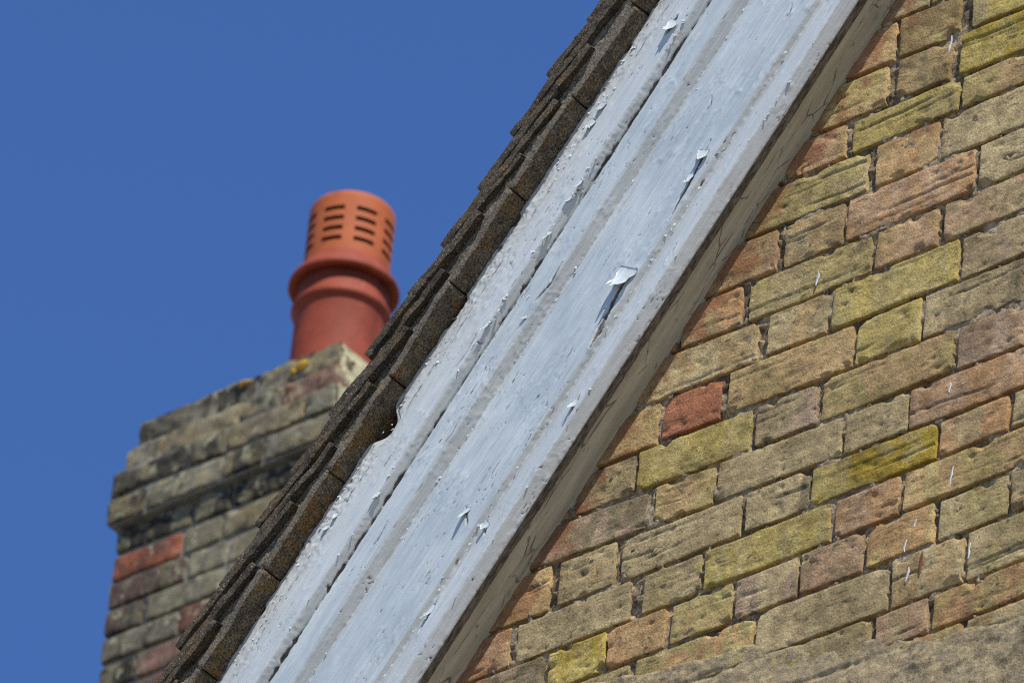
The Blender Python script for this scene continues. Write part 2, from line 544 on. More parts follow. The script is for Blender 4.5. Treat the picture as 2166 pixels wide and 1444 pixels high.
APEX = slope_pt(2250, -120)
EAVE = slope_pt(-5200, -120)
REAVE = (2 * APEX[0] - EAVE[0], EAVE[1])
gz = -ZC * 1000
v, f = prism([(EAVE[0], gz), (REAVE[0], gz), REAVE, APEX, EAVE], -260, -45)
add("wall_base", poly_mesh("wall_base", v, f, M_FAR), house)

# ---- brickwork table: course -> (left x, right x, colour); left 0 = runs behind the bargeboard
COURSES = {
    10: [(0, 780, 'br'), (804, 1027, 'yl')],
    9: [(0, 658, 'tan'), (677, 768, 'br'), (787, 999, 'yl')],
    8: [(0, 590, 'tan'), (603, 787, 'yg'), (796, 1004, 'tan')],
    7: [(0, 634, 'yg'), (649, 758, 'tan'), (765, 984, 'gg')],
    6: [(0, 480, 'tan'), (494, 597, 'gg'), (606, 827, 'pk'), (836, 945, 'gg')],
    5: [(0, 424, 'or'), (439, 651, 'yg'), (662, 768, 'tan'), (780, 994, 'pk')],
    4: [(0, 460, 'gg'), (480, 583, 'gg'), (593, 809, 'yg'), (816, 927, 'pu')],
    3: [(0, 290, 'tan'), (301, 402, 'rd'), (417, 633, 'tan'), (641, 750, 'yg'), (757, 926, 'gg')],
    2: [(0, 255, 'dk'), (263, 461, 'yl'), (471, 578, 'pu'), (588, 812, 'tan'), (822, 932, 'pu')],
    1: [(0, 282, 'dk'), (299, 403, 'tan'), (410, 626, 'gg'), (632, 741, 'gg'), (745, 958, 'pk')],
    0: [(0, 117, 'tan'), (136, 234, 'gg'), (246, 456, 'gg'), (467, 576, 'gg'), (582, 794, 'ye'), (801, 916, 'or'), (926, 1129, 'gg')],
    -1: [(0, 56, 'tan'), (68, 268, 'gg'), (293, 393, 'gg'), (401, 618, 'yg'), (628, 736, 'pk'), (746, 960, 'tan')],
    -2: [(0, 120, 'dk'), (132, 232, 'yl'), (237, 337, 'or'), (349, 453, 'yg'), (462, 567, 'pu'), (574, 680, 'pk'), (689, 800, 'yg'), (809, 924, 'gg'), (931, 1036, 'gg')],
    -3: [(0, 280, 'gg'), (291, 496, 'yg'), (505, 729, 'gg'), (737, 855, 'gg'), (863, 1064, 'gg')],
    -4: [(0, 481, 'gg'), (492, 704, 'gg'), (715, 801, 'pk'), (812, 991, 'or')],
}
TONE = {'yg': (150, 136, 84), 'gg': (150, 135, 98), 'tan': (152, 126, 84), 'pk': (156, 126, 97), 'pu': (144, 122, 102),
        'rd': (140, 88, 60), 'or': (156, 118, 78), 'ye': (144, 122, 34), 'yl': (150, 134, 68), 'br': (128, 108, 70), 'dk': (104, 94, 70)}
PATCH = {'yg': ['gg', 'tan', 'yl', 'or'], 'gg': ['yg', 'tan', 'dk', 'gg'], 'tan': ['pk', 'yg', 'or'], 'pk': ['gg', 'or', 'pu'],
         'pu': ['pk', 'gg'], 'rd': ['or', 'rd', 'br'], 'or': ['gg', 'tan', 'yg'], 'ye': ['yl', 'yg'], 'yl': ['yg', 'gg', 'ye'],
         'br': ['yg', 'dk'], 'dk': ['gg', 'pu', 'br']}
for _k in list(TONE):
    if _k not in ('rd', 'ye'):
        TONE[_k] = tuple(v * .90 + m_ * .10 for v, m_ in zip(TONE[_k], (150, 131, 90)))
RES2 = dict(zip(range(10, -5, -1), [-.9, -3.2, 8, 4.9, .6, 2, -.3, -5.5, -6.8, -5, -.3, 3.2, 4.7, -3.7, 5.3]))
RES1 = {3: -2.4, 2: .7, 1: 7.6, 0: -1.9, -1: -.7, -2: 1.0}
XMAX, XMIN, ZMIN = 1290, -760, -1290


def bed(k, x):
    s = min(max(x / 640.0, -.3), 1.3)
    return k * 75 + ZB0 + RES1.get(k, 0) * (1 - s) + RES2.get(k, 0) * s


def soff_x(z):                                       # x where the soffit line meets height z
    return (NW + z * CT) / ST


rows = {}
rk = list(TONE)
for k in range(-11, 17):
    row = [list(b) for b in COURSES.get(k, [])]
    if not row:
        x0 = soff_x(bed(k, 0)) + rnd.uniform(-60, 60)
        row = [[0, x0 + 20, 'gg']]
    for b in row:
        if b[0] == 0:
            b[0] = b[1] - (212 if (len(row) < 2 or row[1][1] - row[1][0] < 150) else 104)
    # carry the bond on past the frame, both ways
    while row[-1][1] < XMAX:
        w = 104 if row[-1][1] - row[-1][0] > 150 else 213
        a = row[-1][1] + rnd.uniform(9, 12)
        row.append([a, a + w + rnd.uniform(-4, 4), rnd.choice(['yg', 'gg', 'tan', 'pk', 'yl', 'gg'])])
    lim = max(XMIN, soff_x(bed(k, 0)) - 90)
    while row[0][0] > lim:
        w = 104 if row[0][1] - row[0][0] > 150 else 213
        bx = row[0][0] - rnd.uniform(9, 12)
        row.insert(0, [bx - w, bx, rnd.choice(['gg', 'tan', 'or', 'dk'])])
    rows[k] = row

# ---- mortar: one rough recessed sheet behind the bricks, swelling into a cement smear low on the right
SMEAR = np.array([(-800, -560), (100, -650), (214, -678), (290, -695), (382, -704), (473, -712), (549, -744), (632, -769), (714, -786), (771, -805),
                  (836, -821), (900, -827), (968, -833), (1100, -850), (1400, -880)], float)
step = 3.0
gx = np.arange(XMIN, XMAX + 1, step); gzv = np.arange(ZMIN, 980, step)
X, Z = np.meshgrid(gx, gzv, indexing='ij')
nrel = X * ST - Z * CT - NW
keepv = nrel > -45
top = np.interp(X, SMEAR[:, 0], SMEAR[:, 1])
x_, z_, n_ = X.ravel(), Z.ravel(), nrel.ravel()
kv = keepv.ravel()
xs, zs, ns, tp = x_[kv], z_[kv], n_[kv], top.ravel()[kv]
sm = sstep(-6, 8, tp - zs + 30 * fbm(xs / 55, zs / 30, 0, 11, 3))
sm2 = 0.0 * sstep(0.95, 0.6, np.hypot((xs - 838) / 60, (zs - 128) / 30) + 0.8 * fbm(xs / 25, zs / 20, 0, 13, 3))
yy = -8.0 + 5 * fbm(xs / 22, zs / 18, 0, 1, 3) + 5 * fbm(xs / 7.5, zs / 7.5, 0, 2, 2)
fill = sstep(0.09, 0.25, fbm(xs / 75, zs / 60, 0, 5, 2))
yy = yy + 5.0 * fill
lump = sstep(0.17, 0.3, fbm(xs / 14, zs / 14, 0, 9, 2))
yy = yy + 6 * lump
yy = np.minimum(yy, -1.6 + 1.2 * fbm(xs / 5, zs / 5, 0, 15, 2))
ys = 1.6 + 7 * fbm(xs / 80, zs / 45, 0, 3, 3) + 4.0 * sstep(20, 110, tp - zs) + 4.2 * fbm(xs / 18, zs / 13, 0, 4, 3) + 1.8 * fbm(xs / 6, zs / 5, 0, 6, 2)
course_dip = np.abs(((zs - ZB0) / 75) % 1 - 0.5) * 2
ys = ys - 3.0 * sstep(0.80, 1.0, course_dip) * sstep(-.12, .1, fbm(xs / 90, zs / 60, 0, 14, 2))
yy = yy * (1 - sm) + ys * sm
yy = yy * (1 - sm2) + (3.0 + 3 * fbm(xs / 12, zs / 12, 0, 8, 2)) * sm2
idx = -np.ones(X.size, int); idx[kv] = np.arange(kv.sum())
Q = grid_quads(len(gx), len(gzv))
Q = idx[Q]; Q = Q[(Q >= 0).all(1)]
Vm = np.stack([xs / 1000, -yy / 1000, zs / 1000 + ZC], 1)
wall = add("gable_wall", mesh_np("gable_wall", Vm, Q, M_MORTAR, True, {"smear": np.maximum(sm, 0.9 * sm2), "fill": fill}), house,
           label="weathered yellow stock brickwork in eroded mortar")


def brick_mesh(w, h, seed, res=3.4, r=1.8, depth=46.0, rough=1.0):
    P, Q = box_faces(w, depth, h, res, depth / 4, res * 0.68, "FLRTD")
    F = (P[:, 1] > depth / 2 - 1e-3)
    P = round_box(P, (w, depth, h), r)
    g = np.random.RandomState(seed)
    ox, oz = g.uniform(0, 500, 2)
    x, z = P[:, 0].copy(), P[:, 2].copy()
    y = P[:, 1].copy()
    fw = np.clip((y + 4 - (depth / 2 - 18)) / 18, 0, 1)             # only the showing end of the brick is worn
    a = rough
    dx = a * (3.0 * fbm((x + ox) / 30, (z + oz) / 30, y / 40, seed, 2) + 2.2 * fbm((x + ox) / 9, (z + oz) / 9, y / 12, seed + 3, 2))
    dz = a * (3.2 * fbm((x + ox) / 34, (z + oz) / 30, y / 40, seed + 5, 2) + 2.0 * fbm((x + ox) / 9, (z + oz) / 9, y / 12, seed + 7, 2))
    dy = a * (1.8 * fbm((x + ox) / 46, (z + oz) / 26, 0, seed + 9, 3) + 1.0 * fbm((x + ox) / 9, (z + oz) / 6.0, 0, seed + 11, 2))
    dy += a * (g.uniform(-.8, .8) * x / (w / 2) + g.uniform(-.8, .8) * z / (h / 2))
    for _ in range(g.randint(0, 4) if w > 150 else g.randint(0, 3)):    # drag creases
        z0 = g.uniform(-h * .38, h * .38); sl = g.uniform(-.06, .06); c0 = g.uniform(-w / 2, w / 2); L = g.uniform(.25, .9) * w
        wob = 3 * fbm((x + ox) / 50, 0 * x, 0, seed + 17, 2)
        win = np.clip(1.6 - np.abs(x - c0) / L * 2, 0, 1)
        cz = z - (z0 + sl * x + wob)
        dy -= g.uniform(0.8, 2.6) * win * np.exp(-(cz / g.uniform(1.4, 2.2)) ** 2)
        if g.rand() < .5:
            dy -= 0.9 * win * (cz < 0)
    for _ in range(g.randint(2, 11)):                                   # pits
        px, pz, pr = g.uniform(-w / 2, w / 2), g.uniform(-h / 2, h / 2), g.uniform(2.5, 6)
        dy -= g.uniform(0.8, 3.2) * np.exp(-(((x - px) / (pr * 1.4)) ** 2 + ((z - pz) / pr) ** 2))
    for _ in range(g.randint(1, 4)):                                   # broken arrises
        if g.rand() < .5:
            px, pz = g.uniform(-w / 2, w / 2), g.choice([-1, 1]) * h / 2
        else:
            px, pz = g.choice([-1, 1]) * w / 2, g.choice([-1, 1]) * h / 2
        R = g.uniform(5, 15)
        dd = np.hypot((x - px) / 1.5, z - pz) + 9 * fbm((x + ox) / 7, (z + oz) / 7, 0, seed + 23, 2)
        q = sstep(R, R * .35, dd)
        dy -= g.uniform(2, 6) * q
        dz -= np.sign(pz) * 2.5 * q
    P[:, 0] += dx * fw; P[:, 2] += dz * fw
    P[:, 1] += dy * fw
    return P, Q


nb = 0
for k, row in rows.items():
    for (xa, xb, tone) in row:
        xm = (xa + xb) / 2
        z0, z1 = bed(k, xm) + 4.0, bed(k + 1, xm) - 4.0
        zm = (z0 + z1) / 2
        if xb * ST - z0 * CT - NW < -30 or xa > XMAX or z1 < ZMIN + 20 or zm > 930:
            continue
        w, h = xb - xa, z1 - z0
        far = (xa > 1010 or zm < -1000)
        P, Qb = brick_mesh(w, h, 100 + nb * 7, 7.0 if far else 3.4)
        me = mesh_np("brick", to_world(P), fix_winding(Qb), M_BRICK)
        slope = (bed(k, xb) - bed(k, xa)) / max(w, 1)
        o = add("brick", me, wall, (xm / 1000, -(-23.0 + rnd.uniform(-1.4, 1.2)) / 1000, zm / 1000 + ZC))
        o.rotation_euler = (0, -(math.atan(slope) + rnd.gauss(0, .004)), 0)
        j = rnd.uniform(.92, 1.08)
        c = lin(soft(TONE[tone], .14), 1.15 * j)
        o.color = (*c, 1)
        pc = lin(soft(TONE[rnd.choice(PATCH[tone])], .12), 1.12 * rnd.uniform(.85, 1.1))
        o["patch"] = [float(q) for q in pc]
        nb += 1

# ---- runs of white paint and one rust run on the bricks
DRIPS = [(562, -114, 24), (769, 217, 30), (814, -404, 16), (827, -561, 34), (771, -615, 16), (756, -649, 20), (764, -700, 24), (868, -700, 26), (786, -689, 36)]
for i, (dx, dz, L) in enumerate(DRIPS):
    m_ = 14
    tt = np.linspace(0, 1, m_); ang = np.linspace(0, math.pi, 7)
    T_, A_ = np.meshgrid(tt, ang, indexing='ij')
    wd = (1.7 if i != 8 else 2.4) * np.sin(np.clip(T_, .02, .98) * math.pi) ** .45 * (0.6 + 0.9 * noise(T_ * 5, 0 * T_ + i * 3.3, 0, 5))
    px = dx + wd * np.cos(A_) * (1 if i != 8 else 1.1) - 3 * (T_ - .5) + 2.5 * (noise(T_ * 3, 0 * T_ + i, 0, 6) - .5)
    pz = dz + (0.5 - T_) * L
    py = 1.0 + 0.8 * np.sin(A_)
    V = np.stack([px.ravel() / 1000, -py.ravel() / 1000, pz.ravel() / 1000 + ZC], 1)
    add("rust_stain" if i == 8 else "paint_drip", mesh_np("paint_drip", V, grid_quads(m_, 7), M_RUST if i == 8 else M_DRIP), wall)

# ------------------------------------------------------------------ bargeboard
PROF = [(-374, 79), (-352, 81.2), (-346, 80.4), (-330, 81.6), (-300, 82.6), (-291, 82.2), (-288.8, 81.0), (-281.0, 72.4), (-279.6, 69.2), (-278.4, 69.4), (-277.0, 71.2), (-262, 71.4), (-236, 71), (-231, 70),
        (-220.5, 59.2), (-218.6, 56.9), (-217.4, 57.0), (-215.6, 58.6), (-150, 58.8), (-91.5, 58.4), (-90.0, 57.8), (-83.4, 51.4), (-81.5, 51.4), (-79, 53.4), (-60, 60.0), (-34, 70.0), (-23, 72.8), (-20.5, 72.6), (-19, 71.6),
        (-6.2, 59.6), (-5.0, 58.0), (-5.0, 56.4), (-6.0, 43.0), (-14.0, 42.0)]
pp = np.array(PROF, float)
seg = np.hypot(*np.diff(pp, axis=0).T); cs = np.concatenate([[0], np.cumsum(seg)])
u = np.arange(0, cs[-1], 1.35)
pn, py_ = np.interp(u, cs, pp[:, 0]), np.interp(u, cs, pp[:, 1])
tg = np.gradient(np.stack([pn, py_], 1), axis=0); tg /= np.linalg.norm(tg, axis=1, keepdims=True)
nn_n, nn_y = -tg[:, 1] * -1 * -1, tg[:, 0]            # outward normal in the (n, y) plane
tv = np.arange(-1180, 1060, 2.4)
Tt, Uu = np.meshgrid(tv, np.arange(len(u)), indexing='ij')
N0 = pn[Uu]; Y0 = py_[Uu]
tt, n0 = Tt.ravel(), N0.ravel()
d = 0.6 * fbm(tt / 260, n0 / 70, 0, 41, 2)
edge = sstep(-338, -368, n0)
rid = 1 - 2 * np.abs(fbm(tt / 11, n0 / 8, 0, 43, 3))
foldm = 1 - 0.75 * sstep(-289, -286, n0) * sstep(-277, -280, n0)
edge2 = sstep(-322, -362, n0 + 22 * fbm(tt / 60, 0 * tt, 0, 141, 2))
wr1 = np.clip(1 - np.abs(fbm(tt / 16 + 0.6 * fbm(tt / 20, n0 / 20, 0, 142, 2), n0 / 12, 0, 143, 3)) * 5.0, 0, 1) ** 2
wr2 = np.clip(1 - np.abs(fbm(tt / 7, n0 / 9, 0, 144, 2)) * 4.0, 0, 1) ** 2
d += edge2 * (0.85 * wr1 + 0.5 * wr2) * (0.4 + 1.2 * sstep(-.1, .2, fbm(tt / 70, n0 / 40, 0, 145, 2)))
fold_w = np.exp(-((n0 + 287) / 5.0) ** 2)
d += fold_w * 0.6 * np.clip(1 - np.abs(fbm(tt / 9, n0 / 14, 0, 146, 2)) * 5, 0, 1) * sstep(-.08, .15, fbm(tt / 90, 0 * tt, 0, 147, 2))
cpatch = sstep(0.08, 0.2, fbm(tt / 70, n0 / 45, 0, 148, 2))
d += cpatch * 0.55 * np.clip(1 - np.abs(fbm(tt / 20, n0 / 9, 0, 149, 3)) * 6, 0, 1) ** 2
d += edge * (0.4 * (rid - .75) + 0.9 * fbm(tt / 30, n0 / 15, 0, 44, 2))
blz = sstep(0.05, 0.16, fbm(tt / 120, n0 / 55, 0, 45, 2))
d += (0.08 + blz) * 0.55 * np.maximum(0, fbm(tt / 15, n0 / 8, 0, 46, 2) - 0.06) * 4
d += 0.12 * fbm(tt / 9, n0 / 5, 0, 47, 2)
for nc, wd, amp in ((-218, 2.0, 1.3), (-231, 2.2, 0.5), (-287, 2.4, 0.4), (-82, 4.0, 1.2), (-21, 2.0, 0.5), (-5.5, 2.5, 0.7), (-345, 2.5, 1.2)):
    d += amp * np.exp(-((n0 - nc) / wd) ** 2) * (np.maximum(fbm(tt / 6.0, 0 * tt + nc, 0, 48, 2), -.05) * 1.6 + 0.5 * fbm(tt / 40, 0 * tt + nc, 0, 49, 2))
bare_and_shade = np.zeros_like(tt)
# open joint under the crown moulding
cw = np.clip((fbm(tt / 70, 0 * tt, 0, 51, 3) + 0.38) * 4.6, 0.3, 2.8) * (0.75 + 1.3 * fbm(tt / 8, 0 * tt, 0, 52, 2))
jc = np.abs(n0 + 278.9 + 3.2 * fbm(tt / 14, 0 * tt, 0, 53, 3))
jm = sstep(cw + .8, np.maximum(cw - .8, -.5), jc) * (cw > .25)
bare_and_shade = np.maximum(bare_and_shade, jm); d -= 2.0 * jm
for nc, thr, wl_ in ((-216.5, .07, 1.0), (-345, .10, 0.8), (-231.5, .15, 0.7), (-85.5, .17, 1.2)):
    on = sstep(thr, thr + .10, fbm(tt / 34, 0 * tt + nc, 0, 150, 3))
    lm = on * sstep(wl_ + .8, wl_ - .4, np.abs(n0 - nc + 2.0 * fbm(tt / 12, 0 * tt + nc, 0, 151, 2))) * 0.85
    bare_and_shade = np.maximum(bare_and_shade, lm); d -= 0.8 * lm
CRK = [([(150, -98), (119, -106), (85, -100), (43, -93), (20, -91)], 5.0), ([(368, -116), (330, -108), (291, -102), (267, -101), (235, -96)], 3.0),
       ([(118, -237), (100, -236), (82, -233), (60, -238), (47, -242)], 1.6), ([(-55, -33), (-70, -31), (-88, -28)], 3.4), ([(-262, -132), (-289, -104)], 1.4),
       ([(-398, -72), (-425, -70), (-458, -63)], 4.2), ([(519, -310), (500, -308), (488, -309)], 5.0), ([(-270, -78), (-292, -52)], 2.0), ([(205, -40), (190, -36), (170, -33)], 2.2),
       ([(-30, -300), (-60, -296), (-90, -298)], 1.0), ([(-150, -240), (-175, -236), (-200, -239)], 1.0), ([(250, -262), (225, -258)], 1.0), ([(-330, -250), (-360, -246), (-372, -248)], 1.3),
       ([(430, -170), (415, -160), (405, -162)], 1.2), ([(600, -130), (585, -122), (575, -126)], 1.3), ([(640, -250), (610, -246)], 1.1)]
for pts, wmax in CRK:
    best = np.full(tt.shape, 1e9)
    sub = (tt > min(p[0] for p in pts) - 25) & (tt < max(p[0] for p in pts) + 25) & (np.abs(n0 - pts[0][1]) < 60)
    ts, nsb = tt[sub], n0[sub]
    bs = np.full(ts.shape, 1e9); along = np.zeros(ts.shape)
    nseg = len(pts) - 1
    for i in range(nseg):
        (a, b), (c, e) = pts[i], pts[i + 1]
        L2 = (c - a) ** 2 + (e - b) ** 2
        s = np.clip(((ts - a) * (c - a) + (nsb - b) * (e - b)) / L2, 0, 1)
        dd = np.hypot(ts - a - s * (c - a), nsb - b - s * (e - b))
        up_ = dd < bs
        bs = np.where(up_, dd, bs); along = np.where(up_, (i + s) / nseg, along)
    wl = wmax * np.sin(np.clip(along, 0.04, 0.96) * math.pi) ** .6 * (0.75 + 1.0 * fbm(ts / 6, nsb / 6, 0, 57, 2))
    mk = sstep(wl + 1.0, np.maximum(wl - .8, -.4), bs)
    bare_and_shade[sub] = np.maximum(bare_and_shade[sub], mk)
    lift = np.exp(-np.maximum(bs - wl, 0) / 5.0) * (1 - mk)
    d[sub] += lift * min(wmax, 3.2) * 0.5 - 2.2 * mk
hair = np.abs(fbm(tt / 55, n0 / 9, 0, 61, 3))
hm = sstep(0.012, 0.003, hair) * sstep(0.10, 0.2, fbm(tt / 60, n0 / 40, 0, 62, 2)) * 0.85
bare_and_shade = np.maximum(bare_and_shade, hm); d -= 0.9 * hm
chip = sstep(0.34, 0.39, fbm(tt / 9, n0 / 5, 0, 63, 2)) * sstep(0.0, 0.14, fbm(tt / 90, n0 / 60, 0, 64, 2))
bare_and_shade = np.maximum(bare_and_shade, 0.8 * chip); d -= 0.7 * chip
echip = sstep(0.16, 0.24, fbm(tt / 10, n0 / 7, 0, 65, 2)) * sstep(-352, -366, n0)
bare_and_shade = np.maximum(bare_and_shade, 0.75 * echip)
bare_and_shade = np.where((Uu.ravel() > len(u) - 17), 0.95, bare_and_shade)  # lip underside in unpainted wood colour, widened to stand in for its shadow strip
strip_tone = np.zeros_like(tt)  # beige grey tone along the fold, grooves, chamfer and top edge
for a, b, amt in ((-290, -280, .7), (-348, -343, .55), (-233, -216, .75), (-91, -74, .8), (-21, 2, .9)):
    strip_tone = np.maximum(strip_tone, amt * sstep(a - 4, a + 2, n0) * sstep(b + 6, b - 1, n0))
strip_tone = np.maximum(strip_tone, 0.55 * sstep(-350, -364, n0))
strip_tone = strip_tone * (0.75 + 0.5 * fbm(tt / 60, n0 / 20, 0, 67, 3))
# ragged top edge with one bite out of it
shift = 9 * fbm(tt / 30, 0 * tt, 0, 71, 3) + 26 * np.exp(-((tt + 205) / 26) ** 4) + 7 * sstep(0.1, 0.25, fbm(tt / 50, 0 * tt, 0, 72, 2))
n1 = n0 + np.maximum(shift, -6) * sstep(-335, -372, n0)
nrm_n, nrm_y = -tg[:, 1], tg[:, 0]
nf = n1 + d * nrm_n[Uu].ravel(); yf = Y0.ravel() + d * nrm_y[Uu].ravel()
Bw = BV(tt, nf, yf)
Vb = np.stack([Bw[:, 0] / 1000, -Bw[:, 1] / 1000, Bw[:, 2] / 1000 + ZC], 1)
board = add("bargeboard", mesh_np("bargeboard", Vb, grid_quads(len(tv), len(u)), M_PAINT, True, {"bare_and_shade": bare_and_shade, "strip_tone": strip_tone, "pale_band": sstep(-284, -292, n0) * .9 + sstep(-78, -62, n0) * .8}), house,
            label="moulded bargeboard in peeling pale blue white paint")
# timber behind the painted face, so the board has its thickness
def bbox_prism(name, t0, t1, n0_, n1_, y0, y1, mat, parent):
    v = []
    for y in (y1, y0):
        for t_, n_2 in ((t0, n0_), (t0, n1_), (t1, n1_), (t1, n0_)):
            p = BV(t_, n_2, y); v.append(WV(*p))
    f = [[0, 1, 2, 3], [7, 6, 5, 4], [0, 4, 5, 1], [1, 5, 6, 2], [2, 6, 7, 3], [3, 7, 4, 0]]
    return add(name, poly_mesh(name, v, f, mat), parent)


M_WOOD = mat_plain("bare_timber", (0.045, 0.034, 0.025), (0.11, 0.09, 0.07), 60.0, 0.95)
bbox_prism("backing_timber", -1180, 1060, -342, -14, 20, 41.5, M_WOOD, board)

# soffit: a cracked painted plank between board and wall
ya = np.arange(-8, 46, 2.5); ta = np.arange(-1180, 1060, 5.0)
A, B = np.meshgrid(ta, ya, indexing='ij')
dn = 1.6 * fbm(A / 200, B / 60, 0, 81, 2) + 0.8 * fbm(A / 30, B / 8, 0, 82, 2)
S = BV(A.ravel(), (dn - 7.6).ravel(), B.ravel())
Vs = np.stack([S[:, 0] / 1000, -S[:, 1] / 1000, S[:, 2] / 1000 + ZC], 1)
add("soffit_board", mesh_np("soffit_board", Vs, grid_quads(len(ta), len(ya)), M_SOFFIT), board, label="cream painted soffit plank crazed with cracks")

# curled flakes of paint
def flake(t0, n0_, y0, width, length, ang, R, seed, lift=0.0):
    nu, nv = 11, 11
    g = np.random.RandomState(seed)
    a = np.linspace(-1, 1, nu); b = np.linspace(0, 1, nv)
    Aq, Bq = np.meshgrid(a, b, indexing='ij')
    hw = width / 2 * (1 - .45 * Bq ** 1.5) * (1 + .5 * (noise(Bq * 4, 0 * Bq + seed, 0, seed) - .5))
    uu = Aq * hw + length * .25 * (noise(Bq * 3, 0 * Bq + 9.0, 0, seed + 1) - .5)
    vl = Bq * length * (1 + .4 * (noise(Aq * 2.3 + 7, 0 * Aq, 0, seed + 2) - .5))
    R = R * 2.9; lift = lift * .6
    th_ = lift + vl / R
    vv = R * (np.sin(th_) - math.sin(lift)); oo = R * (math.cos(lift) - np.cos(th_)) + .15 + .7 * Bq
    oo = oo + 1.0 * (noise(Aq * 2 + 3, Bq * 3, 0, seed + 3) - .5) * Bq
    ca, sa = math.cos(ang), math.sin(ang)
    out = []
    for th2 in (0.0, -0.55):
        tq = t0 + uu * ca - vv * sa; nq = n0_ + uu * sa + vv * ca
        p = BV(tq.ravel(), nq.ravel(), (y0 + oo + th2).ravel())
        out.append(p)
    P = np.concatenate(out)
    q1 = grid_quads(nu, nv); q2 = grid_quads(nu, nv, nu * nv, True)
    rim = []
    bd = [i * nv for i in range(nu)] + [(nu - 1) * nv + j for j in range(1, nv)] + [i * nv + nv - 1 for i in range(nu - 2, -1, -1)] + [j for j in range(nv - 2, 0, -1)]
    for i in range(len(bd)):
        x1, x2 = bd[i], bd[(i + 1) % len(bd)]
        rim.append([x1, x2, x2 + nu * nv, x1 + nu * nv])
    return np.stack([P[:, 0] / 1000, -P[:, 1] / 1000, P[:, 2] / 1000 + ZC], 1), np.concatenate([q1, q2, np.array(rim)])


PI = math.pi
FLK = [(150, -109, 59.5, 34, 40, PI * .5 - .1, 22, 0.05), (352, -113, 59, 20, 22, PI * .5 - .25, 16, .15), (312, -106, 59, 9, 22, PI * .5, 14, .2), (-262, -124, 58.6, 9, 24, PI * .42, 16, .2),
       (-272, -64, 61, 14, 15, PI * .5 + .3, 12, .1), (512, -309, 82.8, 18, 26, PI * .5, 14, .2), (-60, -32, 69, 12, 20, PI * .5, 10, .2), (-410, -71, 57, 8, 24, PI * .5 + .1, 26, .1),
       (244, -288, 81.6, 6, 20, PI * .5, 18, .1), (212, -288, 81.6, 7, 15, PI * .5 + .3, 16, .1), (152, -287, 81.6, 7, 16, PI * .5 - .2, 16, .1), (-4, -288, 81.6, 6, 18, PI * .5, 14, .15),
       (-296, -288, 81.6, 7, 16, PI * .5, 14, .1), (-350, -346, 81.2, 10, 12, PI * .5, 12, .2), (-371, -349, 81.2, 8, 12, PI * .5, 12, .2), (330, -340, 82.2, 14, 18, PI * .5 + .2, 22, .1), (360, -346, 82.2, 13, 16, PI * .5 - .2, 20, .1),
       (26, -236, 71, 6, 11, PI * .5 + .5, 10, .2)]
for i, (a, b, y, w_, l_, an, R, lf) in enumerate(FLK):
    V, Q = flake(a, b, y, w_, l_, an, R, 900 + i * 13, lf)
    add("paint_flake", mesh_np("paint_flake", V, Q, M_PAINT), board)
# crumbs of lifted paint too small to tell apart
VV, QQ, off = [], [], 0
bands = [(-366, -338, 80.6, 170), (-292, -286, 82.0, 50), (-222, -214, 58.6, 50), (-90, -80, 55.5, 60), (-24, -18, 71.8, 22), (-270, -100, 58.8, 8)]
for a, b, y, cnt in bands:
    for _ in range(cnt):
        t0 = rnd.uniform(-1100, 980); n0_ = rnd.uniform(a, b)
        y1 = float(np.interp(np.interp(n0_, pp[:25, 0], cs[:25]), cs, pp[:, 1])) if a == -270 else y
        V, Q = flake(t0, n0_, y1, rnd.uniform(1.8, 5.5), rnd.uniform(1.6, 5), PI / 2 + rnd.uniform(-.9, .9), rnd.uniform(3, 7), rnd.randrange(10 ** 6), rnd.uniform(0, .35))
        sel = np.array([i * 11 + j for i in (0, 5, 10) for j in (0, 5, 10)])
        VV.append(V[sel]); QQ.append(grid_quads(3, 3, off)); off += 9
add("paint_crumbs", mesh_np("paint_crumbs", np.concatenate(VV), np.concatenate(QQ), M_PAINT), board, kind="stuff")

# ------------------------------------------------------------------ roof and verge
def roof_slab(name, p0, p1, th, y0, y1, parent):
    dx, dz = p1[0] - p0[0], p1[1] - p0[1]
    L = math.hypot(dx, dz); nx, nz = dz / L * th, -dx / L * th
    if nz > 0: nx, nz = -nx, -nz
    poly = [p0, p1, (p1[0] + nx, p1[1] + nz), (p0[0] + nx, p0[1] + nz)]
    area = sum(poly[i][0] * poly[(i + 1) % 4][1] - poly[(i + 1) % 4][0] * poly[i][1] for i in range(4))
    if area < 0: poly = poly[::-1]
    v, f = prism(poly, y0, y1)
    return add(name, poly_mesh(name, v, f, M_TILE), parent)


RT = slope_pt(2380, -420)
RE = slope_pt(-5400, -420)
roof = roof_slab("roof", RE, RT, 40, -5200, 20, house)
roof["label"] = "brown lichened plain tile verge seen from below"
RRE = (2 * RT[0] - RE[0], RE[1])
roof_slab("far_roof_slope", (RT[0] + 6, RT[1]), RRE, 40, -5200, 116, roof)


def board_verts(P, t0, n0_, y0, tilt=0.0):
    """local (along slope, out, upward off the roof) mm -> world, tilted about the out axis"""
    c, s = math.cos(tilt), math.sin(tilt)
    a = P[:, 0] * c - P[:, 2] * s; b = P[:, 0] * s + P[:, 2] * c
    w = BV(t0 + a, n0_ - b, y0 + P[:, 1])
    return np.stack([w[:, 0] / 1000, -w[:, 1] / 1000, w[:, 2] / 1000 + ZC], 1)


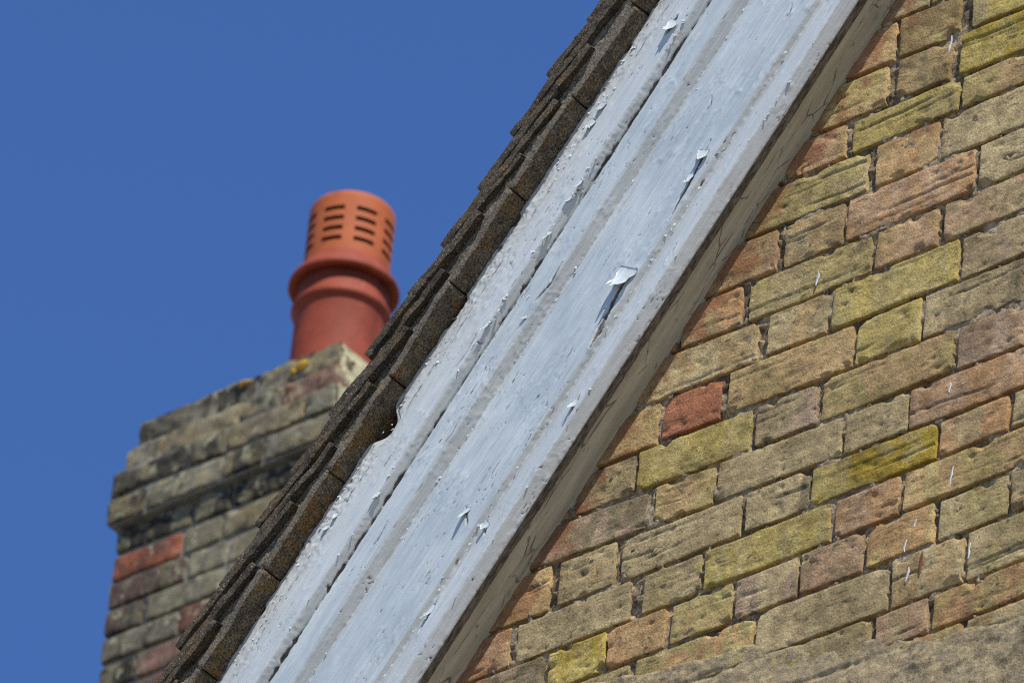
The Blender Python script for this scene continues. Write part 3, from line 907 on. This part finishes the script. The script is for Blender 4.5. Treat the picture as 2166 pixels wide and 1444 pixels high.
def tile_pts(L, D, T, seed, amp=1.0, camber=0.0, res=4.0, rr=1.8):
    P, Q = box_faces(L, D, T, res, res * 1.5, 3.2, "FRLTD")
    P = round_box(P, (L, D, T), rr)
    g = np.random.RandomState(seed); o = g.uniform(0, 400, 3)
    x, y, z = P.T.copy()
    for ax in range(3):
        P[:, ax] += amp * (3.0 * fbm((x + o[0]) / 26, (y + o[1]) / 26, (z + o[2]) / 26, seed + ax * 7, 2) + 2.4 * fbm((x + o[0]) / 7, (y + o[1]) / 7, (z + o[2]) / 7, seed + ax * 7 + 3, 2))
    P[:, 2] += camber * (1 - (2 * x / L) ** 2)
    P[:, 1] += 7 * fbm((x + o[0]) / 60, 0 * x, 0, seed + 40, 2) * (y > 0)
    return P, Q


step_t = [455.5, 357.2, 256.9, 163.1, 64.9, -21.9, -128.8, -230.8, -331.4, -422.2, -524.5, -631.8]
tails = [455.5 + 100 * i for i in range(6, 0, -1)] + step_t + [-631.8 - 100 * i for i in range(1, 6)]
TL, TT = 265.0, 13.5
tilt = math.atan(14.0 / 100)
for i, tt0 in enumerate(tails):
    L = TL + rnd.uniform(-4, 4)
    P, Q = tile_pts(L, 165, TT + rnd.uniform(-1.0, 1.8), 300 + i * 17)
    lift = rnd.gauss(0, 1.6)
    P[:, 0] += L / 2                                     # tail at 0
    P[:, 2] -= TT / 2                                    # top at 0
    V = board_verts(P, tt0, -448 - lift, 118 - 82.5 + rnd.uniform(-3.5, 3.5), -tilt)
    add("verge_tile", mesh_np("verge_tile", V, fix_winding(Q), M_TILE), roof)

und_t = [342, 180, 19, -142.5, -305, -474.5, -643.5]
joints = [342 + 164 * i for i in range(4, 0, -1)] + und_t + [-643.5 - 165 * i for i in range(1, 4)]
for i in range(len(joints) - 1):
    a, b = joints[i], joints[i + 1]
    L = a - b - rnd.uniform(.5, 2.5)
    P, Q = tile_pts(L, 150, 15, 700 + i * 19, 0.8, 0.0, rr=4.0)
    nz_ = np.sign(P[:, 1]) * (P[:, 1] / 75) ** 2
    P[:, 2] += -3.0 + rnd.uniform(-2.5, 2.5) + rnd.uniform(-.012, .012) * P[:, 0]
    V = board_verts(P, (a + b) / 2, -384, 114 - 75 + rnd.uniform(-4, 3))
    add("undercloak_tile", mesh_np("undercloak_tile", V, fix_winding(Q), M_UNDER), roof)

# bedding mortar between undercloak and tiles
P, Q = box_faces(2250, 120, 34, 4.5, 12, 4.0, "FTD")
x, y, z = P.T.copy()
P[:, 1] += (y > 0) * (9 * fbm(x / 70, z / 30, 0, 91, 3) + 6 * fbm(x / 12, z / 10, 0, 92, 3) + z * 0.12)
P[:, 2] += 3 * fbm(x / 30, y / 30, 0, 93, 2)
V = board_verts(P, -70, -402, 106 - 60)
add("mortar_bed", mesh_np("mortar_bed", V, fix_winding(Q), M_VMORT), roof)

# the main roof farther back that carries the chimney stack
v, f = [], []
for x in (-9000, 2000):
    for y, z in ((-900, -2600), (-4700, 1500), (-8500, -2600)):
        v.append(WV(x, y, z))
f = [[0, 1, 4, 3], [1, 2, 5, 4], [0, 2, 1], [3, 4, 5], [0, 3, 5, 2]]
add("main_roof", poly_mesh("main_roof", v, f, M_TILE), house)

# ------------------------------------------------------------------ chimney stack
CX, CY, CZ = -4507.0, -4438.0, 4639.0                # front right top corner of the top course
STKW, STKD = 580.0, 470.0
offs = {1: 0, 2: 13, 3: 34, 4: 34}
stack = add("chimney_stack", None, loc=WV(CX - STKW / 2, CY - STKD / 2, CZ - 3200),
            label="weathered lichened red and grey brick chimney stack with corbelled top", cat="chimney")
SB = np.array(WV(CX - STKW / 2, CY - STKD / 2, CZ - 3200))
CT_ = {'g': (112, 108, 88), 'd': (64, 60, 50), 'r': (124, 62, 42), 'p': (150, 112, 92), 'k': (46, 44, 38), 'o': (150, 90, 64), 't': (126, 116, 88), 'y': (214, 196, 138), 'm': (104, 66, 52)}
CROW = {1: "gdgmdg", 2: "gtgogd", 3: "ddtggd", 4: "dgdgdg", 5: "kdkkd", 6: "rgtgt", 7: "mgtmg", 8: "mgtrg", 9: "grtrm", 10: "kotgr", 11: "mrgtg", 12: "rgmrt", 13: "grmtg", 14: "mtrgr"}
core_v, core_f = [], []
nb = 0


def cbrick(sx, sy, sz, cx, cy, cz, code, seed, worn):
    P, Q = box_faces(sx, sy, sz, 9, 9, 7, "FRTDL")
    P = round_box(P, (sx, sy, sz), 5.0)
    g = np.random.RandomState(seed); o = g.uniform(0, 300, 3)
    x, y, z = P.T.copy()
    for ax in range(3):
        P[:, ax] += worn * (7 * fbm((x + o[0]) / 40, (y + o[1]) / 40, (z + o[2]) / 40, seed + ax, 2) + 4 * fbm((x + o[0]) / 14, (y + o[1]) / 14, (z + o[2]) / 14, seed + ax + 5, 2))
    w = np.array(WV(cx, cy, cz)) - SB
    o = add("brick", mesh_np("brick", to_world(P), fix_winding(Q), M_CBRICK), stack, tuple(w))
    c = lin(soft(CT_[code], (.58 if code in 'rom' else .36)), 1.0 if code != 'y' else 1.6)
    o.color = (*c, 1)
    o["patch"] = [float(q) for q in lin(CT_[rnd.choice("gdtt" if code in "gdtk" else "mdg" if code == "m" else "rmog" if code != 'y' else "yt")], 1.15)]


for k in range(1, 15):
    of = offs.get(k, 13)
    zt = CZ - 75 * (k - 1); zm = zt - 37.5
    xl, xr_, yf_ = CX - STKW - of, CX + of, CY + of
    worn = 1.9 if k <= 3 else 0.8
    widths, pat = [], ([215, 104] if k % 2 else [104, 215])
    x0 = xl; j = 0; codes = CROW[k]
    if k == 6: pat = [200, 104]
    while x0 < xr_ - 30:
        w = min(pat[j % 2] + rnd.uniform(-5, 5), xr_ - x0)
        if xr_ - (x0 + w) < 60: w = xr_ - x0
        cbrick(w, 104, 64 + rnd.uniform(-2, 2), x0 + w / 2, yf_ - 52 + rnd.uniform(-3, 3), zm, codes[j % len(codes)], 5000 + nb * 11, worn)
        nb += 1; j += 1
        x0 += w + 11
    y0 = yf_ - 104 - 10; j = 0
    while y0 > CY - STKD - of + 30:
        w = min(([104, 215] if k % 2 else [215, 104])[j % 2], y0 - (CY - STKD - of))
        cbrick(104, w, 64, xr_ - 52 + rnd.uniform(-3, 3), y0 - w / 2, zm, rnd.choice("yyyt") if k <= 5 else rnd.choice("ytgm"), 5000 + nb * 11, worn)
        nb += 1; j += 1
        y0 -= w + 10
    i0 = len(core_v)
    ri = 9
    for xx in (xl + ri, xr_ - ri):
        for yy_ in (CY - STKD - of + ri, yf_ - ri):
            for zz in (zt - 75 - (2150 if k == 14 else 0), zt - (4 if k == 1 else 0)):
                core_v.append(tuple(np.array(WV(xx, yy_, zz)) - SB))
    for q in ((0, 1, 3, 2), (4, 6, 7, 5), (0, 4, 5, 1), (2, 3, 7, 6), (1, 5, 7, 3), (0, 2, 6, 4)):
        core_f.append([i0 + a for a in q])
M_CMORT = mat_plain("chimney_mortar", (0.15, 0.145, 0.12), (0.27, 0.255, 0.205), 30.0, 0.95, 0.003)
add("mortar_core", poly_mesh("mortar_core", core_v, core_f, M_CMORT), stack)
# flaunching: a weathered mortar cap bedding the pot
A_, B_ = np.meshgrid(np.linspace(-1, 1, 44), np.linspace(-1, 1, 40), indexing='ij')
hx, hy = STKW / 2 - 4, STKD / 2 - 4
rr = np.maximum(np.abs(A_), np.abs(B_))
hz = 58 * (1 - rr ** 1.6) + 2 + 10 * fbm(A_ * 5, B_ * 5, 0, 95, 3) * (rr < .98)
hz = np.where(rr > .99, -6, hz)
V = np.stack([(A_ * hx).ravel(), (B_ * hy).ravel(), hz.ravel()], 1)
V = to_world(V) + np.array(WV(CX - STKW / 2, CY - STKD / 2, CZ)) - SB
add("flaunching", mesh_np("flaunching", V, grid_quads(44, 40)[:, ::-1], M_FLAUNCH), stack)

# pale lichen crust on the right hand faces of the head
M_CRUST = mat_plain("pale_lichen_crust", (0.30, 0.27, 0.15), (0.56, 0.50, 0.30), 28.0, 0.95, 0.004)
yy2 = np.arange(CY - 330, CY + 30, 6.0); zz2 = np.arange(CZ - 292, CZ - 4, 6.0)
YY, ZZ = np.meshgrid(yy2, zz2, indexing='ij')
kk = np.clip(((CZ - ZZ) // 75).astype(int) + 1, 1, 4)
of2 = np.select([kk == 1, kk == 2], [0, 13], 34)
XX = CX + of2 + 3 + 7 * fbm(YY / 30, ZZ / 30, 0, 201, 3)
ok = (fbm(YY / 45, ZZ / 40, 0, 202, 3) > -0.12) & (YY < CY + of2 - 4) & (np.abs(((CZ - ZZ) % 75) - 37.5) < 33)
Q = grid_quads(len(yy2), len(zz2)); Q = Q[ok.ravel()[Q].all(1)]
V = to_world(np.stack([XX.ravel(), YY.ravel(), ZZ.ravel()], 1)) + np.array((0, 0, ZC)) - SB
add("lichen_crust", mesh_np("lichen_crust", V, Q, M_CRUST), stack)
# orange lichen on the top course
M_LICH = mat_plain("orange_lichen", (0.30, 0.14, 0.010), (0.44, 0.27, 0.03), 60.0, 0.95, 0.002)
for i, (lx, lz, rx, rz) in enumerate(((-104, -34, 17, 15), (-128, -44, 9, 8), (-272, -18, 15, 8))):
    a = np.linspace(0, 2 * math.pi, 24, endpoint=False); r = np.linspace(0.02, 1, 6)
    R2, A2 = np.meshgrid(r, a, indexing='ij')
    k2 = R2 * (0.7 + 0.7 * noise(np.cos(A2) * 1.7 + 5, np.sin(A2) * 1.7 + 5, 0, 60 + i))
    V = np.stack([(CX + lx + rx * k2 * np.cos(A2)).ravel(), (CY + 3 + 5 * (1 - R2 ** 2)).ravel(), (CZ + lz + rz * k2 * np.sin(A2)).ravel()], 1)
    V = to_world(V) + np.array((0, 0, ZC)) - SB
    b, c = np.meshgrid(np.arange(5), np.arange(24), indexing='ij')
    i0 = b * 24 + c; i1 = b * 24 + (c + 1) % 24
    Q = np.stack([i0.ravel(), (i0 + 24).ravel(), (i1 + 24).ravel(), i1.ravel()], 1)
    add("lichen_patch", mesh_np("lichen_patch", V, Q, M_LICH), stack)

# ------------------------------------------------------------------ chimney pot
def pot_axis():
    """where the pot's axis stands on the stack"""
    return CX - 227.0, CY - STKD / 2


PX, PY = pot_axis()
PB = WV(PX, PY, CZ + 18)
pot = add("chimney_pot", None, loc=PB, label="terracotta chimney pot with slotted orange cap on the brick stack", cat="chimney pot")
Hlip = 347.0                                         # height of the cap's flared lip above the pot's foot


def lathe(prof, seg=72):
    pr = np.array(prof, float)
    a = np.linspace(0, 2 * math.pi, seg, endpoint=False)
    V = np.stack([np.outer(pr[:, 0], np.cos(a)), -np.outer(pr[:, 0], np.sin(a)), np.repeat(pr[:, 1][:, None], seg, 1)], -1).reshape(-1, 3) / 1000
    i, j = np.meshgrid(np.arange(len(pr) - 1), np.arange(seg), indexing='ij')
    b = i * seg + j; c = i * seg + (j + 1) % seg
    Q = np.stack([b.ravel(), (b + seg).ravel(), (c + seg).ravel(), c.ravel()], 1)
    return V, Q


body = [(106, 0), (104, 60), (103, 180), (102.5, Hlip - 82), (104, Hlip - 76), (111, Hlip - 73), (114, Hlip - 66), (113, Hlip - 58), (108, Hlip - 50), (105, Hlip - 44), (104, Hlip + 4), (96, Hlip + 4), (92, Hlip - 60), (92, 0)]
V, Q = lathe(body)
add("pot_body", mesh_np("pot_body", V, Q, M_TERRA), pot)
flare = [(101, Hlip + 2), (118, Hlip - 2), (124.5, Hlip - 1), (127, Hlip + 3), (126.5, Hlip + 10), (122, Hlip + 20), (112, Hlip + 34), (103, Hlip + 46), (99.5, Hlip + 53), (98.3, Hlip + 58), (90, Hlip + 58), (95, Hlip + 30), (101, Hlip + 2)]
V, Q = lathe(flare)
add("pot_flange", mesh_np("pot_flange", V, Q, M_TERRA), pot)
# slotted cap: wall of the drum with real slots cut through
ztop = Hlip + 226
zrows = [ztop - 52 - 28.5 * i for i in range(4)]
zs_ = sorted(set([Hlip + 54, ztop - 14] + [z + s for z in zrows for s in (-5.8, 5.8)]))
zs_ = np.array(zs_)
ncol, seg = 8, 160
ang = np.arange(seg) * 2 * math.pi / seg
phi0 = math.radians(8.0)
V, Q = [], []
R1, R0 = 98.0, 91.0
nz_ = len(zs_)
for R in (R1, R0):
    for z in zs_:
        for a in ang:
            V.append((R * math.cos(a), -R * math.sin(a), z))
def vid(r, iz, ia): return r * nz_ * seg + iz * seg + ia % seg
def slot(iz, ia):
    zc = (zs_[iz] + zs_[iz + 1]) / 2
    if not any(abs(zc - z) < 1 for z in zrows): return False
    a = (ang[ia % seg] + math.pi / seg - phi0) % (2 * math.pi / ncol)
    return 0.085 < a < 0.085 + 0.53
for iz in range(nz_ - 1):
    for ia in range(seg):
        if slot(iz, ia):
            continue
        Q.append((vid(0, iz, ia), vid(0, iz + 1, ia), vid(0, iz + 1, ia + 1), vid(0, iz, ia + 1)))
        Q.append((vid(1, iz, ia), vid(1, iz, ia + 1), vid(1, iz + 1, ia + 1), vid(1, iz + 1, ia)))
        if slot(iz, (ia + 1) % seg): Q.append((vid(0, iz, ia + 1), vid(0, iz + 1, ia + 1), vid(1, iz + 1, ia + 1), vid(1, iz, ia + 1)))
        if slot(iz, (ia - 1) % seg): Q.append((vid(0, iz, ia), vid(1, iz, ia), vid(1, iz + 1, ia), vid(0, iz + 1, ia)))
        if iz + 1 < nz_ - 1 and slot(iz + 1, ia): Q.append((vid(0, iz + 1, ia), vid(1, iz + 1, ia), vid(1, iz + 1, ia + 1), vid(0, iz + 1, ia + 1)))
        if iz > 0 and slot(iz - 1, ia): Q.append((vid(0, iz, ia), vid(0, iz, ia + 1), vid(1, iz, ia + 1), vid(1, iz, ia)))
V = np.array(V)
lid = [(R1, ztop - 14), (97.2, ztop - 7), (94, ztop - 2), (88, ztop), (40, ztop + 3), (0.5, ztop + 4)]
n0_ = len(V)
for r, z in lid:
    for a in ang:
        V = V if False else V
lv = np.array([(r * math.cos(a), -r * math.sin(a), z) for r, z in lid for a in ang])
V = np.concatenate([V, lv]) / 1000
for i in range(len(lid) - 1):
    for ia in range(seg):
        b, c = n0_ + i * seg + ia, n0_ + i * seg + (ia + 1) % seg
        Q.append((b, b + seg, c + seg, c))
cap_me = mesh_np("slotted_cap", V, np.array(Q), M_TCAP, False)
cap_me.materials.append(mat_plain("flue_soot", (0.008, 0.007, 0.006), (0.016, 0.014, 0.012), 20.0))
qa = np.array(Q)
inner = ((qa >= nz_ * seg) & (qa < 2 * nz_ * seg)).sum(1) >= 2
cap_me.polygons.foreach_set("material_index", inner.astype(np.int32))
add("slotted_cap", cap_me, pot)
